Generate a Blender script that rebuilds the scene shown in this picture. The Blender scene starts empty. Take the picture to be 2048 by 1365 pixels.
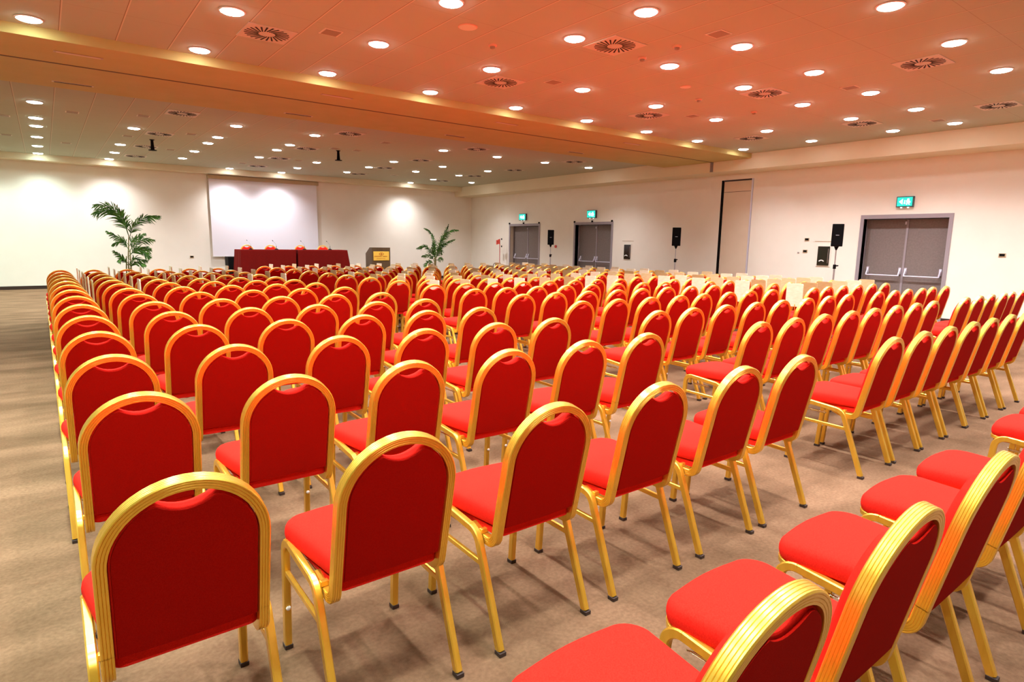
import bpy, bmesh, math, random
from mathutils import Vector, Matrix
random.seed(7)
PI = math.pi
COL = bpy.context.scene.collection
H = 1.486                       # camera height
ZC, ZB, ZS = 3.65, 3.543, 3.295  # ceiling, beam underside, side soffit underside
XR, XS = 14.33, 13.52           # right wall, right soffit face
YF, YS = 21.7, 21.2             # far wall, far soffit face
XL, YN = -6.0, -5.0

# ------------------------------------------------------------------ materials
def mat(name, col, rough=.6, metal=0, spec=.5, emit=None, estr=0, coat=0, sheen=0):
    m = bpy.data.materials.new(name); m.use_nodes = True
    b = m.node_tree.nodes['Principled BSDF']
    b.inputs['Base Color'].default_value = (*col, 1)
    b.inputs['Roughness'].default_value = rough
    b.inputs['Metallic'].default_value = metal
    b.inputs['Specular IOR Level'].default_value = spec
    b.inputs['Coat Weight'].default_value = coat
    b.inputs['Sheen Weight'].default_value = sheen
    if emit:
        b.inputs['Emission Color'].default_value = (*emit, 1)
        b.inputs['Emission Strength'].default_value = estr
    return m

def noise_mat(name, c1, c2, scale, rough=.8, bump=.0, bscale=300, detail=4, spec=.3, sheen=0, stretch=(1, 1, 1), extra=None):
    m = mat(name, c1, rough, spec=spec, sheen=sheen)
    nt = m.node_tree; N = nt.nodes; L = nt.links; b = N['Principled BSDF']
    tc = N.new('ShaderNodeTexCoord'); mp = N.new('ShaderNodeMapping'); mp.inputs['Scale'].default_value = stretch
    L.new(tc.outputs['Object'], mp.inputs['Vector'])
    n = N.new('ShaderNodeTexNoise'); n.inputs['Scale'].default_value = scale; n.inputs['Detail'].default_value = detail
    L.new(mp.outputs['Vector'], n.inputs['Vector'])
    r = N.new('ShaderNodeValToRGB'); r.color_ramp.elements[0].position = .35; r.color_ramp.elements[1].position = .65
    r.color_ramp.elements[0].color = (*c1, 1); r.color_ramp.elements[1].color = (*c2, 1)
    L.new(n.outputs['Fac'], r.inputs['Fac'])
    out = r.outputs['Color']
    if extra:
        n3 = N.new('ShaderNodeTexNoise'); n3.inputs['Scale'].default_value = extra[0]; n3.inputs['Detail'].default_value = 3
        L.new(tc.outputs['Object'], n3.inputs['Vector'])
        mx = N.new('ShaderNodeMix'); mx.data_type = 'RGBA'; mx.blend_type = 'MULTIPLY'
        mx.inputs[0].default_value = extra[1]
        r3 = N.new('ShaderNodeValToRGB'); r3.color_ramp.elements[0].position = .3; r3.color_ramp.elements[1].position = .7
        r3.color_ramp.elements[0].color = (*extra[2], 1); r3.color_ramp.elements[1].color = (1, 1, 1, 1)
        L.new(n3.outputs['Fac'], r3.inputs['Fac'])
        L.new(out, mx.inputs[6]); L.new(r3.outputs['Color'], mx.inputs[7]); out = mx.outputs[2]
    L.new(out, b.inputs['Base Color'])
    if bump:
        n2 = N.new('ShaderNodeTexNoise'); n2.inputs['Scale'].default_value = bscale; n2.inputs['Detail'].default_value = 2
        L.new(tc.outputs['Object'], n2.inputs['Vector'])
        bp = N.new('ShaderNodeBump'); bp.inputs['Strength'].default_value = bump; bp.inputs['Distance'].default_value = .002
        L.new(n2.outputs['Fac'], bp.inputs['Height']); L.new(bp.outputs['Normal'], b.inputs['Normal'])
    return m

M = {}
M['red'] = noise_mat('red_fabric', (.62, .013, .007), (.69, .020, .011), 260, .9, .35, 900, spec=.06)
M['redshade'] = noise_mat('red_fabric_back_shade', (.29, .0035, .001), (.33, .005, .0018), 260, .95, .35, 900, spec=.04)  # same red fabric darkened for the backs, shade put into the colour
M['gold'] = noise_mat('gold_metal', (.86, .52, .045), (.92, .58, .065), 40, .33, .04, 200, spec=.7, stretch=(1, 1, .1))
_g = M['gold'].node_tree.nodes['Principled BSDF'].inputs; _g['Metallic'].default_value = .8; _g['Coat Weight'].default_value = .7; _g['Coat Roughness'].default_value = .28
M['rubber'] = mat('brown_rubber', (.03, .015, .01), .6)
M['chrome'] = mat('chrome_wire', (.75, .68, .5), .2, 1)
M['white'] = mat('white_plastic', (.85, .85, .82), .4)
M['beech'] = noise_mat('beech_laminate', (.60, .54, .32), (.68, .62, .40), 14, .22, 0, spec=.5, stretch=(1, 1, 6))
M['wall'] = noise_mat('cream_wall_paint', (.88, .835, .725), (.90, .855, .745), 2.5, .75, .06, 160, spec=.2)
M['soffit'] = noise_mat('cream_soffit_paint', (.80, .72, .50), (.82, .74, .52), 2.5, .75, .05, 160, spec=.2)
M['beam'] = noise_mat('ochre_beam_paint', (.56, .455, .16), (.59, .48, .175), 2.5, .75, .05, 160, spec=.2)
def vary_glare(m):  # random tone per tablet, differences in glare put into the laminate colour
    nt = m.node_tree; N = nt.nodes; L = nt.links; b = N['Principled BSDF']; src = b.inputs['Base Color'].links[0].from_socket
    oi = N.new('ShaderNodeObjectInfo'); mx = N.new('ShaderNodeMix'); mx.data_type = 'RGBA'; mx.blend_type = 'MULTIPLY'; mx.inputs[0].default_value = 1
    rp = N.new('ShaderNodeValToRGB'); rp.color_ramp.interpolation = 'CONSTANT'
    rp.color_ramp.elements[0].color = (.62, .52, .38, 1); rp.color_ramp.elements[1].position = .3; rp.color_ramp.elements[1].color = (.9, .86, .74, 1)
    e = rp.color_ramp.elements.new(.62); e.color = (1.15, 1.2, 1.35, 1)
    L.new(oi.outputs['Random'], rp.inputs['Fac']); L.new(src, mx.inputs[6]); L.new(rp.outputs['Color'], mx.inputs[7]); L.new(mx.outputs[2], b.inputs['Base Color'])
vary_glare(M['beech'])
M['carpet'] = noise_mat('brown_carpet', (.14, .080, .042), (.225, .132, .074), 2.2, .97, .9, 420, detail=8, spec=.08, stretch=(.6, 1.6, 1), extra=(60, .55, (.55, .5, .45)))
M['base'] = mat('dark_baseboard', (.035, .018, .012), .5)
M['doorframe'] = mat('grey_door_frame', (.33, .29, .31), .45)
M['doorleaf'] = noise_mat('grey_door_leaf', (.20, .165, .15), (.23, .19, .175), 30, .5, .05, 300)
M['barmetal'] = mat('pale_bar_metal', (.72, .70, .82), .3, .3)
M['black'] = mat('black_plastic', (.003, .0025, .0025), .7, spec=.12)
M['blackglass'] = mat('black_glass', (.015, .013, .008), .12, 0, .6)
M['grille'] = noise_mat('black_grille', (.002, .002, .002), (.006, .0055, .005), 300, .9, spec=.08)
M['steel'] = mat('grey_steel', (.5, .5, .52), .35, .8)
M['screen'] = mat('white_screen', (.86, .84, .90), .9, spec=.05)
M['case'] = mat('cream_casing', (.50, .38, .22), .5)
M['cloth'] = noise_mat('dark_red_cloth', (.11, .003, .0015), (.14, .004, .002), 60, .85, .3, 500, spec=.1)
M['wenge'] = noise_mat('dark_lectern_wood', (.075, .045, .02), (.10, .062, .03), 8, .4, 0, stretch=(1, 1, .15))
M['plaque'] = mat('gold_plaque', (.85, .55, .08), .35, .3)
M['plaqink'] = mat('rust_ink', (.42, .14, .01), .5)
M['leaf'] = noise_mat('palm_leaf', (.008, .045, .003), (.06, .15, .012), 9, .55, 0, spec=.2)
M['stem'] = noise_mat('palm_stem', (.16, .17, .05), (.22, .14, .06), 12, .6)
M['pot'] = noise_mat('terracotta_pot', (.42, .12, .03), (.5, .16, .05), 8, .7)
M['soil'] = mat('potting_soil', (.03, .02, .012), .95)
M['ventdark'] = mat('vent_void', (.012, .008, .006), .8)
M['ventplate'] = mat('vent_plate', (.66, .58, .44), .5)
M['panelgrey'] = mat('grey_ceiling_panel', (.34, .25, .15), .6)
M['panelrim'] = mat('cream_panel_rim', (.74, .66, .50), .5)
M['ceilwhite'] = mat('ceiling_fixture_salmon', (.75, .42, .25), .6)
M['lightrim'] = mat('light_rim_white', (.9, .88, .85), .4)
M['lamp'] = mat('lamp_diffuser', (.9, .9, .9), .5, emit=(.98, .97, 1), estr=38)
M['lampcool'] = mat('lamp_diffuser_cool', (.9, .9, .9), .5, emit=(.78, 1, .93), estr=38)
M['signgreen'] = mat('sign_lit_green', (.0, .3, .25), .4, emit=(.02, .72, .58), estr=1.1)
M['signwhite'] = mat('sign_lit_white', (.9, .9, .9), .4, emit=(.8, 1, .98), estr=1.4)
M['signframe'] = mat('sign_frame', (.05, .09, .1), .4)
M['redpaint'] = mat('red_paint', (.55, .03, .015), .4)
M['stage'] = mat('black_stage', (.02, .017, .015), .8)
M['trackmetal'] = mat('track_grey', (.30, .25, .22), .5, .3)
M['darkline'] = mat('dark_track_slot', (.10, .055, .02), .7)
M['pocket'] = noise_mat('pocket_panel', (.74, .62, .47), (.76, .64, .49), 3, .7)

def ceiling_material():
    m = mat('salmon_ceiling_tiles', (.75, .38, .2), .85, spec=.15)
    nt = m.node_tree; N = nt.nodes; L = nt.links; b = N['Principled BSDF']
    tc = N.new('ShaderNodeTexCoord'); sx = N.new('ShaderNodeSeparateXYZ'); L.new(tc.outputs['Object'], sx.inputs[0])
    def math_(op, a, bb=None, c=None):
        n = N.new('ShaderNodeMath'); n.operation = op
        for i, v in enumerate((a, bb, c)):
            if v is None: continue
            if isinstance(v, (int, float)): n.inputs[i].default_value = v
            else: L.new(v, n.inputs[i])
        return n.outputs[0]
    fx = math_('FRACT', math_('DIVIDE', math_('ADD', sx.outputs[0], 10.39 - .32 - .19), .5095))   # runners every .51 m
    fx = math_('MULTIPLY', fx, .5095)
    fy = math_('MULTIPLY', math_('FRACT', math_('DIVIDE', math_('ADD', sx.outputs[1], 10.4 - 7.46), 1.04)), 1.04)
    dark = math_('LESS_THAN', fx, .007)
    light = math_('MULTIPLY', math_('LESS_THAN', fx, .019), math_('GREATER_THAN', fx, .007))
    cross = math_('LESS_THAN', fy, .006)
    noise = N.new('ShaderNodeTexNoise'); noise.inputs['Scale'].default_value = .7; L.new(tc.outputs['Object'], noise.inputs['Vector'])
    ramp = N.new('ShaderNodeValToRGB'); L.new(noise.outputs['Fac'], ramp.inputs['Fac'])
    ramp.color_ramp.elements[0].color = (.48, .49, .35, 1); ramp.color_ramp.elements[1].color = (.52, .53, .38, 1)
    def mix(f, a, colr):
        n = N.new('ShaderNodeMix'); n.data_type = 'RGBA'; L.new(f, n.inputs[0]); L.new(a, n.inputs[6]); n.inputs[7].default_value = (*colr, 1)
        return n.outputs[2]
    c = mix(math_('MULTIPLY', cross, .45), ramp.outputs['Color'], (.28, .20, .12))
    c = mix(math_('MULTIPLY', light, .75), c, (.74, .66, .50))
    c = mix(math_('MULTIPLY', dark, .75), c, (.22, .13, .06))
    L.new(c, b.inputs['Base Color'])
    return m
M['ceiling'] = ceiling_material()

# ------------------------------------------------------------------ mesh helpers
class MB:
    def __init__(s): s.bm = bmesh.new()
    def box(s, x0, x1, y0, y1, z0, z1, bev=0):
        v = [s.bm.verts.new((x, y, z)) for z in (z0, z1) for y in (y0, y1) for x in (x0, x1)]
        fs = [s.bm.faces.new([v[i] for i in q]) for q in ((0, 2, 3, 1), (4, 5, 7, 6), (0, 1, 5, 4), (2, 6, 7, 3), (0, 4, 6, 2), (1, 3, 7, 5))]
        if bev:
            es = list({e for f in fs for e in f.edges})
            bmesh.ops.bevel(s.bm, geom=es, offset=bev, segments=2, affect='EDGES', profile=.5)
        return s
    def quad(s, pts):
        s.bm.faces.new([s.bm.verts.new(p) for p in pts]); return s
    def rings(s, rings, cap0=True, cap1=True, closed=True):
        R = [[s.bm.verts.new(p) for p in r] for r in rings]
        n = len(R[0])
        for a, b in zip(R, R[1:]):
            for i in range(n if closed else n - 1):
                j = (i + 1) % n
                s.bm.faces.new((a[i], a[j], b[j], b[i]))
        if cap0: s.bm.faces.new(R[0][::-1])
        if cap1: s.bm.faces.new(R[-1])
        return s
    def cyl(s, c, r0, r1, z0, z1, n=20):
        return s.rings([[(c[0] + r * math.cos(2 * PI * i / n), c[1] + r * math.sin(2 * PI * i / n), z) for i in range(n)] for r, z in ((r0, z0), (r1, z1))])
    def lathe(s, c, prof, n=24):
        return s.rings([[(c[0] + r * math.cos(2 * PI * i / n), c[1] + r * math.sin(2 * PI * i / n), c[2] + z) for i in range(n)] for r, z in prof])
    def sweep(s, path, prof, normal):
        """prof points (a,b): a along the fixed plane normal, b along cross(tangent, normal)"""
        nrm = Vector(normal).normalized(); P = [Vector(p) for p in path]; rr = []
        for i, p in enumerate(P):
            t1 = (P[i] - P[i - 1]).normalized() if i else (P[1] - P[0]).normalized()
            t2 = (P[i + 1] - P[i]).normalized() if i < len(P) - 1 else t1
            t = (t1 + t2).normalized(); k = 1 / max(.5, t.dot(t1))
            bdir = t.cross(nrm).normalized() * k
            rr.append([tuple(p + nrm * a + bdir * b) for a, b in prof])
        return s.rings(rr)
    def tube(s, path, r, n=8):
        P = [Vector(p) for p in path]; rr = []; up = Vector((0, 0, 1))
        for i, p in enumerate(P):
            t = (P[min(i + 1, len(P) - 1)] - P[max(i - 1, 0)]).normalized()
            u = t.cross(up)
            if u.length < .05: u = t.cross(Vector((1, 0, 0)))
            u.normalize(); w = t.cross(u).normalized()
            ri = r[i] if isinstance(r, (list, tuple)) else r
            rr.append([tuple(p + u * ri * math.cos(2 * PI * k / n) + w * ri * math.sin(2 * PI * k / n)) for k in range(n)])
        return s.rings(rr)
    def mesh(s, name, m, smooth=None):
        bmesh.ops.recalc_face_normals(s.bm, faces=s.bm.faces)
        me = bpy.data.meshes.new(name); s.bm.to_mesh(me); s.bm.free()
        me.materials.append(M[m] if isinstance(m, str) else m)
        if smooth is not None:
            me.shade_smooth() if smooth >= 180 else me.shade_auto_smooth(angle=math.radians(smooth)) if hasattr(me, 'shade_auto_smooth') else me.set_sharp_from_angle(angle=math.radians(smooth))
            if smooth < 180:
                me.shade_smooth(); me.set_sharp_from_angle(angle=math.radians(smooth))
        return me
    def obj(s, name, m, parent=None, smooth=None, loc=None):
        o = bpy.data.objects.new(name, s.mesh(name, m, smooth)); COL.objects.link(o)
        if parent: o.parent = parent
        if loc: o.location = loc
        return o

def fillet(pts, r, n=6):
    P = [Vector(p) for p in pts]; out = [P[0]]
    for i in range(1, len(P) - 1):
        a = (P[i - 1] - P[i]); b = (P[i + 1] - P[i]); la, lb = a.length, b.length
        a.normalize(); b.normalize(); ri = r[i - 1] if isinstance(r, (list, tuple)) else r
        th = a.angle(b); d = min(ri / math.tan(th / 2), la * .49, lb * .49); rad = d * math.tan(th / 2)
        c = P[i] + (a + b).normalized() * (rad / math.sin(th / 2)); p0 = P[i] + a * d; p1 = P[i] + b * d
        v0 = p0 - c; v1 = p1 - c; tot = v0.angle(v1); ax = v0.cross(v1).normalized()
        for k in range(n + 1): out.append(c + Matrix.Rotation(tot * k / n, 3, ax) @ v0)
    out.append(P[-1]); return [tuple(p) for p in out]

def tag(o, label=None, cat=None, group=None, kind=None):
    if label: o['label'] = label
    if cat: o['category'] = cat
    if group: o['group'] = group
    if kind: o['kind'] = kind
    return o
def empty(name, loc=(0, 0, 0), rz=0):
    o = bpy.data.objects.new(name, None); COL.objects.link(o); o.location = loc; o.rotation_euler = (0, 0, rz); o.empty_display_size = .1
    return o
def thing(name, label, cat, loc=(0, 0, 0), rz=0, group=None): return tag(empty(name, loc, rz), label, cat, group)
def link_copy(o, parent=None):
    c = o.copy(); COL.objects.link(c); c.parent = parent
    for ch in o.children: link_copy(ch, c)
    return c
ORD = ['first', 'second', 'third', 'fourth', 'fifth', 'sixth', 'seventh', 'eighth', 'ninth', 'tenth', 'eleventh', 'twelfth', 'thirteenth', 'fourteenth', 'fifteenth', 'sixteenth', 'seventeenth']
def interp(x, xs, ys):
    if x <= xs[0]: return ys[0]
    for a, b, c, d in zip(xs, xs[1:], ys, ys[1:]):
        if x <= b: return c + (d - c) * (x - a) / (b - a)
    return ys[-1]

# ------------------------------------------------------------------ room shell
def struct(o): o['kind'] = 'structure'; return o
struct(MB().quad([(XL, YN, 0), (XR + .3, YN, 0), (XR + .3, YF, 0), (XL, YF, 0)]).obj('floor', 'carpet'))
struct(MB().box(XL, XR, YN, YF, ZC, ZC + .1).obj('ceiling', 'ceiling'))
struct(MB().box(XL, XR + .3, YF, YF + .15, 0, ZC + .1).obj('wall_far', 'wall'))
struct(MB().box(XL - .15, XL, YN, YF, 0, ZC + .1).obj('wall_left', 'wall'))
struct(MB().box(XL, XR + .3, YN - .15, YN, 0, ZC + .1).obj('wall_near', 'wall'))
DOORS = [(17.187, 19.037), (13.594, 15.393), (4.463, 6.198)]
FW, FT, DTOP = .07, .085, 2.185
PK = (8.85, 9.77, 3.17)
ops = sorted([(a + FW, b - FW, DTOP - FT) for a, b in DOORS] + [PK])
w = MB(); y = YN
for a, b, t in ops:
    w.box(XR, XR + .14, y, a, 0, ZC + .1); w.box(XR, XR + .14, a, b, t, ZC + .1); y = b
w.box(XR, XR + .14, y, YF, 0, ZC + .1)
struct(w.obj('wall_right', 'wall'))
struct(MB().box(XS, XR, YN, YF, ZS, ZC).obj('trim_1', 'soffit'))
struct(MB().box(XL, XS, YS, YF, 3.487, ZC).obj('trim_2', 'soffit'))
struct(MB().box(XL, XS, 8.46, 11.05, ZB, ZC).obj('trim_3', 'beam'))
struct(MB().box(XL, XS, 9.515, 9.555, ZB - .003, ZB + .01).obj('trim_4', 'darkline'))
t5 = struct(MB().box(XS - .015, XS, 9.50, 9.58, ZS + .01, ZB).obj('trim_5', 'trackmetal'))
struct(MB().box(XL, XR, YF - .015, YF, 0, .095).obj('baseboard_far', 'base'))
b = MB(); y = YN
for a, c in sorted([(a, c) for a, c in DOORS] + [(PK[0], PK[1])]): b.box(XR - .015, XR, y, a, 0, .095); y = c
b.box(XR - .015, XR, y, YF - .015, 0, .095); struct(b.obj('baseboard_right', 'base'))
struct(MB().box(XL, XL + .015, YN, YF - .015, 0, .095).obj('baseboard_left', 'base'))

# partition pocket in the right wall
pk = struct(empty('door_4', (XR + .03, PK[0], 0)))
MB().box(-.02, .02, .06, PK[1] - PK[0] - .075, .01, PK[2] - .04).obj('pocket_leaf', 'pocket', pk)
MB().box(-.028, -.0205, .07, PK[1] - PK[0] - .085, 2.86, 2.868).obj('leaf_seam', 'darkline', pk)
MB().box(-.03, .03, PK[1] - PK[0] - .06, PK[1] - PK[0], 0, PK[2]).obj('edge_gap', 'black', pk)
MB().box(-.03, .03, .06, PK[1] - PK[0] - .06, PK[2] - .035, PK[2]).obj('top_gap', 'base', pk)
MB().box(-.035, .03, .01, .05, 0, PK[2]).obj('edge_profile', 'barmetal', pk)
hb = MB()
for z in (.3, .9, 1.2, 1.55, 1.75, 2.15, 2.6, 2.95): hb.box(-.045, -.02, PK[1] - PK[0] - .075, PK[1] - PK[0] - .045, z, z + .05)
hb.obj('hinge', 'black', pk)

def door(n, y0, y1, clips):
    d = struct(empty('door_%d' % n, (XR, y0, 0))); W = y1 - y0; dep = .24
    f = MB()
    for a, c in ((0, FW), (W - FW, W)): f.box(-.02, .0, a, c, 0, DTOP)
    f.box(-.02, .0, FW, W - FW, DTOP - FT, DTOP)
    f.box(.0, dep, FW - .01, FW, 0, DTOP - FT); f.box(0, dep, W - FW, W - FW + .01, 0, DTOP - FT); f.box(0, dep, FW, W - FW, DTOP - FT, DTOP - FT + .01)
    f.obj('door_frame', 'doorframe', d)
    mid = W / 2
    for k, (a, c) in enumerate(((FW, mid - .004), (mid + .004, W - FW))):
        l = MB().box(dep - .045, dep - .005, a + .012, c - .003, .01, DTOP - FT - .01, .003).obj('door_leaf', 'doorleaf', d)
        e = a + .10; g = c - .05
        if k == 1: e, g = a + .05, c - .10
        pb = MB()
        pb.tube([(dep - .13, e, .90), (dep - .13, g, .90)], .014)
        for q in (e, g): pb.tube([(dep - .13, q, .895), (dep - .115, q, .95), (dep - .06, q, 1.04)], .016); pb.box(dep - .075, dep - .045, q - .025, q + .025, .93, 1.07, .006)
        pb.obj('panic_bar', 'barmetal', l, 40)
    MB().box(dep - .06, dep - .04, mid - .02, mid + .02, .01, DTOP - FT - .02).obj('meeting_strip', 'doorframe', d)
    MB().box(dep - .075, dep - .055, mid + .02, mid + .045, DTOP - FT - .12, DTOP - FT - .06).obj('door_catch', 'barmetal', d)
    if clips:
        for q in (.02, W / 2, W - .06): MB().box(-.05, -.005, q, q + .045, DTOP - .01, DTOP + .045, .005).obj('door_clip', 'black', d)
for i, (a, c) in enumerate(DOORS): door(i + 1, a, c, i < 2)

# exit signs over the doors (arrow, small arrow, running figure)
def exit_sign(y0, y1, z0, z1, label):
    s = thing('exit_sign', label, 'exit sign', (XR, (y0 + y1) / 2, z0), 0, 'lit exit signs over the doors')
    hw, h = (y1 - y0) / 2, z1 - z0
    MB().box(-.07, -.003, -hw, hw, 0, h, .004).obj('housing', 'signframe', s)
    MB().box(-.076, -.0701, -hw + .018, hw - .018, .018, h - .018).obj('lit_panel', 'signgreen', s)
    X = -.079
    def poly(pts, nm):
        m = MB(); m.rings([[(x, p[0] * hw, h / 2 + p[1] * h / 2) for p in pts] for x in (X, X + .0025)]); m.obj(nm, 'signwhite', s)
    # far side of the wall (larger y) is the left of the sign as seen from the hall
    poly([(.66, 0), (.22, .55), (.22, -.55)], 'arrow')
    poly([(.10, -.42), (-.12, -.42), (-.06, 0), (-.06, .3), (.04, .3), (.04, 0)], 'doorway_mark')
    f = [(-.30, .55), (-.52, .55), (-.52, .2), (-.62, .1), (-.72, -.15), (-.62, -.25), (-.56, -.1), (-.55, -.3), (-.66, -.6), (-.5, -.6), (-.44, -.3), (-.36, -.2), (-.34, -.6), (-.2, -.6), (-.24, -.1), (-.34, .15), (-.2, -.02), (-.14, .1), (-.3, .35)]
    poly(f, 'running_figure')
    for q in (-.4, .4):
        lp = MB().lathe((-.045, q * hw, -.022), [(.004, 0), (.017, .004), (.02, .018), (.016, .022)], 12).obj('sign_lamp', 'signwhite', s, 40)
    return s
exit_sign(5.187, 5.505, 2.33, 2.545, 'lit green exit sign above the nearest grey double door')
exit_sign(14.33, 14.73, 2.31, 2.56, 'lit green exit sign above the middle grey double door')
exit_sign(17.96, 18.36, 2.31, 2.55, 'lit green exit sign above the farthest grey double door')

# black wall cabinets, sockets and small boxes on the right wall
def cabinet(y0, y1, z0, z1, label):
    c = thing('fire_cabinet', label, 'wall cabinet', (XR, y0, z0), 0, 'black cabinets on the right wall'); W, h = y1 - y0, z1 - z0
    MB().box(-.012, -.001, -.03, W + .03, -.03, h + .03, .004).obj('frame', 'wall', c)
    MB().box(-.03, -.0125, 0, W, 0, h, .004).obj('glass_door', 'blackglass', c)
    m = MB(); n = 9
    for r0, r1 in ((.055, .078),):
        pa = [(-.0335, W * .62 + r1 * math.cos(a), h * .12 + r1 * math.sin(a)) for a in [math.radians(35 + 110 * k / n) for k in range(n + 1)]]
        pb = [(-.0335, W * .62 + r0 * math.cos(a), h * .12 + r0 * math.sin(a)) for a in [math.radians(145 - 110 * k / n) for k in range(n + 1)]]
        m.rings([pa + pb, [(x + .003, y, z) for x, y, z in pa + pb]])
    m.obj('arc_marking', 'white', c)
    MB().box(-.034, -.030, .02, .032, .05, h - .05).obj('hinge_strip', 'trackmetal', c)
    MB().box(-.007, -.001, -.1, W + .1, h + .11, h + .120).obj('shelf_strip', 'case', c)
cabinet(6.80, 7.07, 1.065, 1.50, 'black glazed wall cabinet behind the nearest loudspeaker, beside the nearest door')
cabinet(12.82, 13.08, 1.03, 1.47, 'black glazed wall cabinet just right of the middle double door')
def socket(name, x, y, z, label, face='r'):
    o = thing(name, label, 'wall socket', (x, y, z), 0, 'small wall sockets')
    if face == 'r':
        MB().box(-.012, -.001, -.055, .055, -.035, .035, .003).obj('plate', 'case', o); MB().box(-.016, -.012, -.042, .042, -.02, .026, .002).obj('insert', 'black', o)
    else:
        MB().box(-.055, .055, -.012, -.001, -.035, .035, .003).obj('plate', 'case', o); MB().box(-.042, .042, -.016, -.012, -.02, .026, .002).obj('insert', 'black', o)
socket('wall_socket', XR, 3.61, 1.38, 'small black socket alone on the wall right of the nearest door')
socket('wall_socket', XR, 7.36, 1.655, 'upper of two black sockets left of the nearest cabinet')
socket('wall_socket', XR, 7.38, 1.38, 'lower of two black sockets left of the nearest cabinet')
socket('wall_socket', 3.70, YF, .89, 'small black socket on the far wall left of the screen', 'f')
o = tag(MB().box(XR - .012, XR - .001, 7.52, 7.56, 1.33, 1.36, .003).obj('light_switch', 'steel'), 'tiny grey switch left of the lower socket near the cabinet', 'switch')
cp = thing('call_point', 'small dark red round call point behind the farthest loudspeaker', 'call point', (XR, 16.3, 1.37))
m = MB(); m.rings([[(x, r * math.cos(2 * PI * k / 16), r * math.sin(2 * PI * k / 16)) for k in range(16)] for x, r in ((-.001, .05), (-.03, .048), (-.036, .03))]); m.obj('body', 'redpaint', cp)

# fire extinguisher on its stand
fe = thing('fire_extinguisher_stand', 'red fire extinguisher on a tall red pole stand near the far corner', 'fire extinguisher', (XR - .35, 19.3, 0))
MB().cyl((0, 0), .16, .15, 0, .03).obj('base_plate', 'redpaint', fe, 40)
MB().tube([(0, -.12, .03), (0, -.12, 1.62)], .013).obj('pole', 'redpaint', fe, 40)
MB().box(-.012, .012, -.11, -.01, 1.42, 1.6, .003).obj('sign_plate', 'redpaint', fe)
MB().box(-.012, .012, .02, .1, 1.40, 1.57, .003).obj('sign_plate', 'redpaint', fe)
cy = MB().lathe((0, .02, .03), [(.03, 0), (.075, .01), (.078, .03), (.078, .44), (.06, .50), (.028, .53), (.025, .56)], 20).obj('cylinder', 'redpaint', fe, 40)
MB().box(-.02, .02, 0, .1, .585, .63, .004).obj('valve_handle', 'black', cy)
MB().tube(fillet([(0, .05, .60), (0, .16, .70), (0, .30, .62), (0, .30, .40), (0, .17, .28), (0, .10, .25)], .08), .011).obj('hose', 'black', cy, 60)
for z in (1.58, 1.30):
    t = tag(MB().box(XR - .014, XR - .001, 19.5, 19.56, z, z + .06, .004).obj('wall_button', 'black'), '%s small black button on the wall by the fire extinguisher' % ('upper' if z > 1.4 else 'lower'), 'button')

# loudspeakers on stands
def speaker_on_stand(x, y, zb, zt, which, W=.215):
    t = thing('speaker_stand', 'slim grey loudspeaker stand %s' % which, 'speaker stand', (x, y, 0), 0, 'loudspeaker stands by the right wall')
    MB().tube([(0, 0, .25), (0, 0, 1.1)], .017, 12).obj('lower_pole', 'steel', t, 60)
    MB().tube([(0, 0, 1.1), (0, 0, zb - .076)], .012, 12).obj('upper_pole', 'steel', t, 60)
    c = MB().box(-.025, .025, -.025, .025, 1.04, 1.13, .008).obj('collar', 'black', t)
    MB().tube([(0, -.02, 1.10), (-.01, -.075, 1.11)], .013, 8).obj('clamp_knob', 'black', c, 60)
    for k in range(3):
        a = 2 * PI * k / 3 + .5; g = MB()
        g.tube([(0, 0, .42), (.5 * math.cos(a), .5 * math.sin(a), .012)], .011); g.tube([(0, 0, .12), (.25 * math.cos(a), .25 * math.sin(a), .222)], .007)
        g.obj('leg', 'black', t, 60)
    rz = math.atan2(-y, -x) + PI / 2      # speaker faces the seats
    s = thing('loudspeaker', 'black loudspeaker %s' % which.replace('standing ', 'mounted high '), 'loudspeaker', (x, y, zb), 0, 'loudspeakers by the right wall')
    s.rotation_euler = (0, 0, rz)
    MB().box(-W / 2, W / 2, -.13, .13, .0, zt - zb, .012).obj('cabinet', 'black', s)
    MB().box(-W / 2 + .01, W / 2 - .01, -.142, -.1305, .012, zt - zb - .012, .004).obj('grille', 'grille', s)
    MB().box(-.03, .03, -.1475, -.1425, (zt - zb) * .5 - .005, (zt - zb) * .5 + .005, .002).obj('badge', 'steel', s)
    MB().cyl((0, 0), .014, .045, -.075, -.0005, 16).obj('socket_cup', 'black', s, 60)
speaker_on_stand(13.0, 6.05, 1.50, 1.955, 'standing beside the nearest grey double door')
speaker_on_stand(13.0, 10.10, 1.46, 1.925, 'standing left of the folding wall pocket')
speaker_on_stand(13.0, 15.05, 1.43, 1.90, 'standing between the two farther double doors', .2)

# projection screen
sc = thing('projection_screen', 'large white roll-down projection screen on the far wall', 'projection screen', (4.31, YF, .89))
SW = 3.46
MB().box(-.03, SW + .06, -.14, -.001, 2.46, 2.58, .01).obj('screen_casing', 'case', sc)
MB().box(0, SW, -.08, -.074, .02, 2.4599).obj('screen_fabric', 'screen', sc)
MB().box(-.01, SW + .01, -.085, -.069, 0, .0195, .003).obj('bottom_bar', 'white', sc)
sc.location.z = .895

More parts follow.
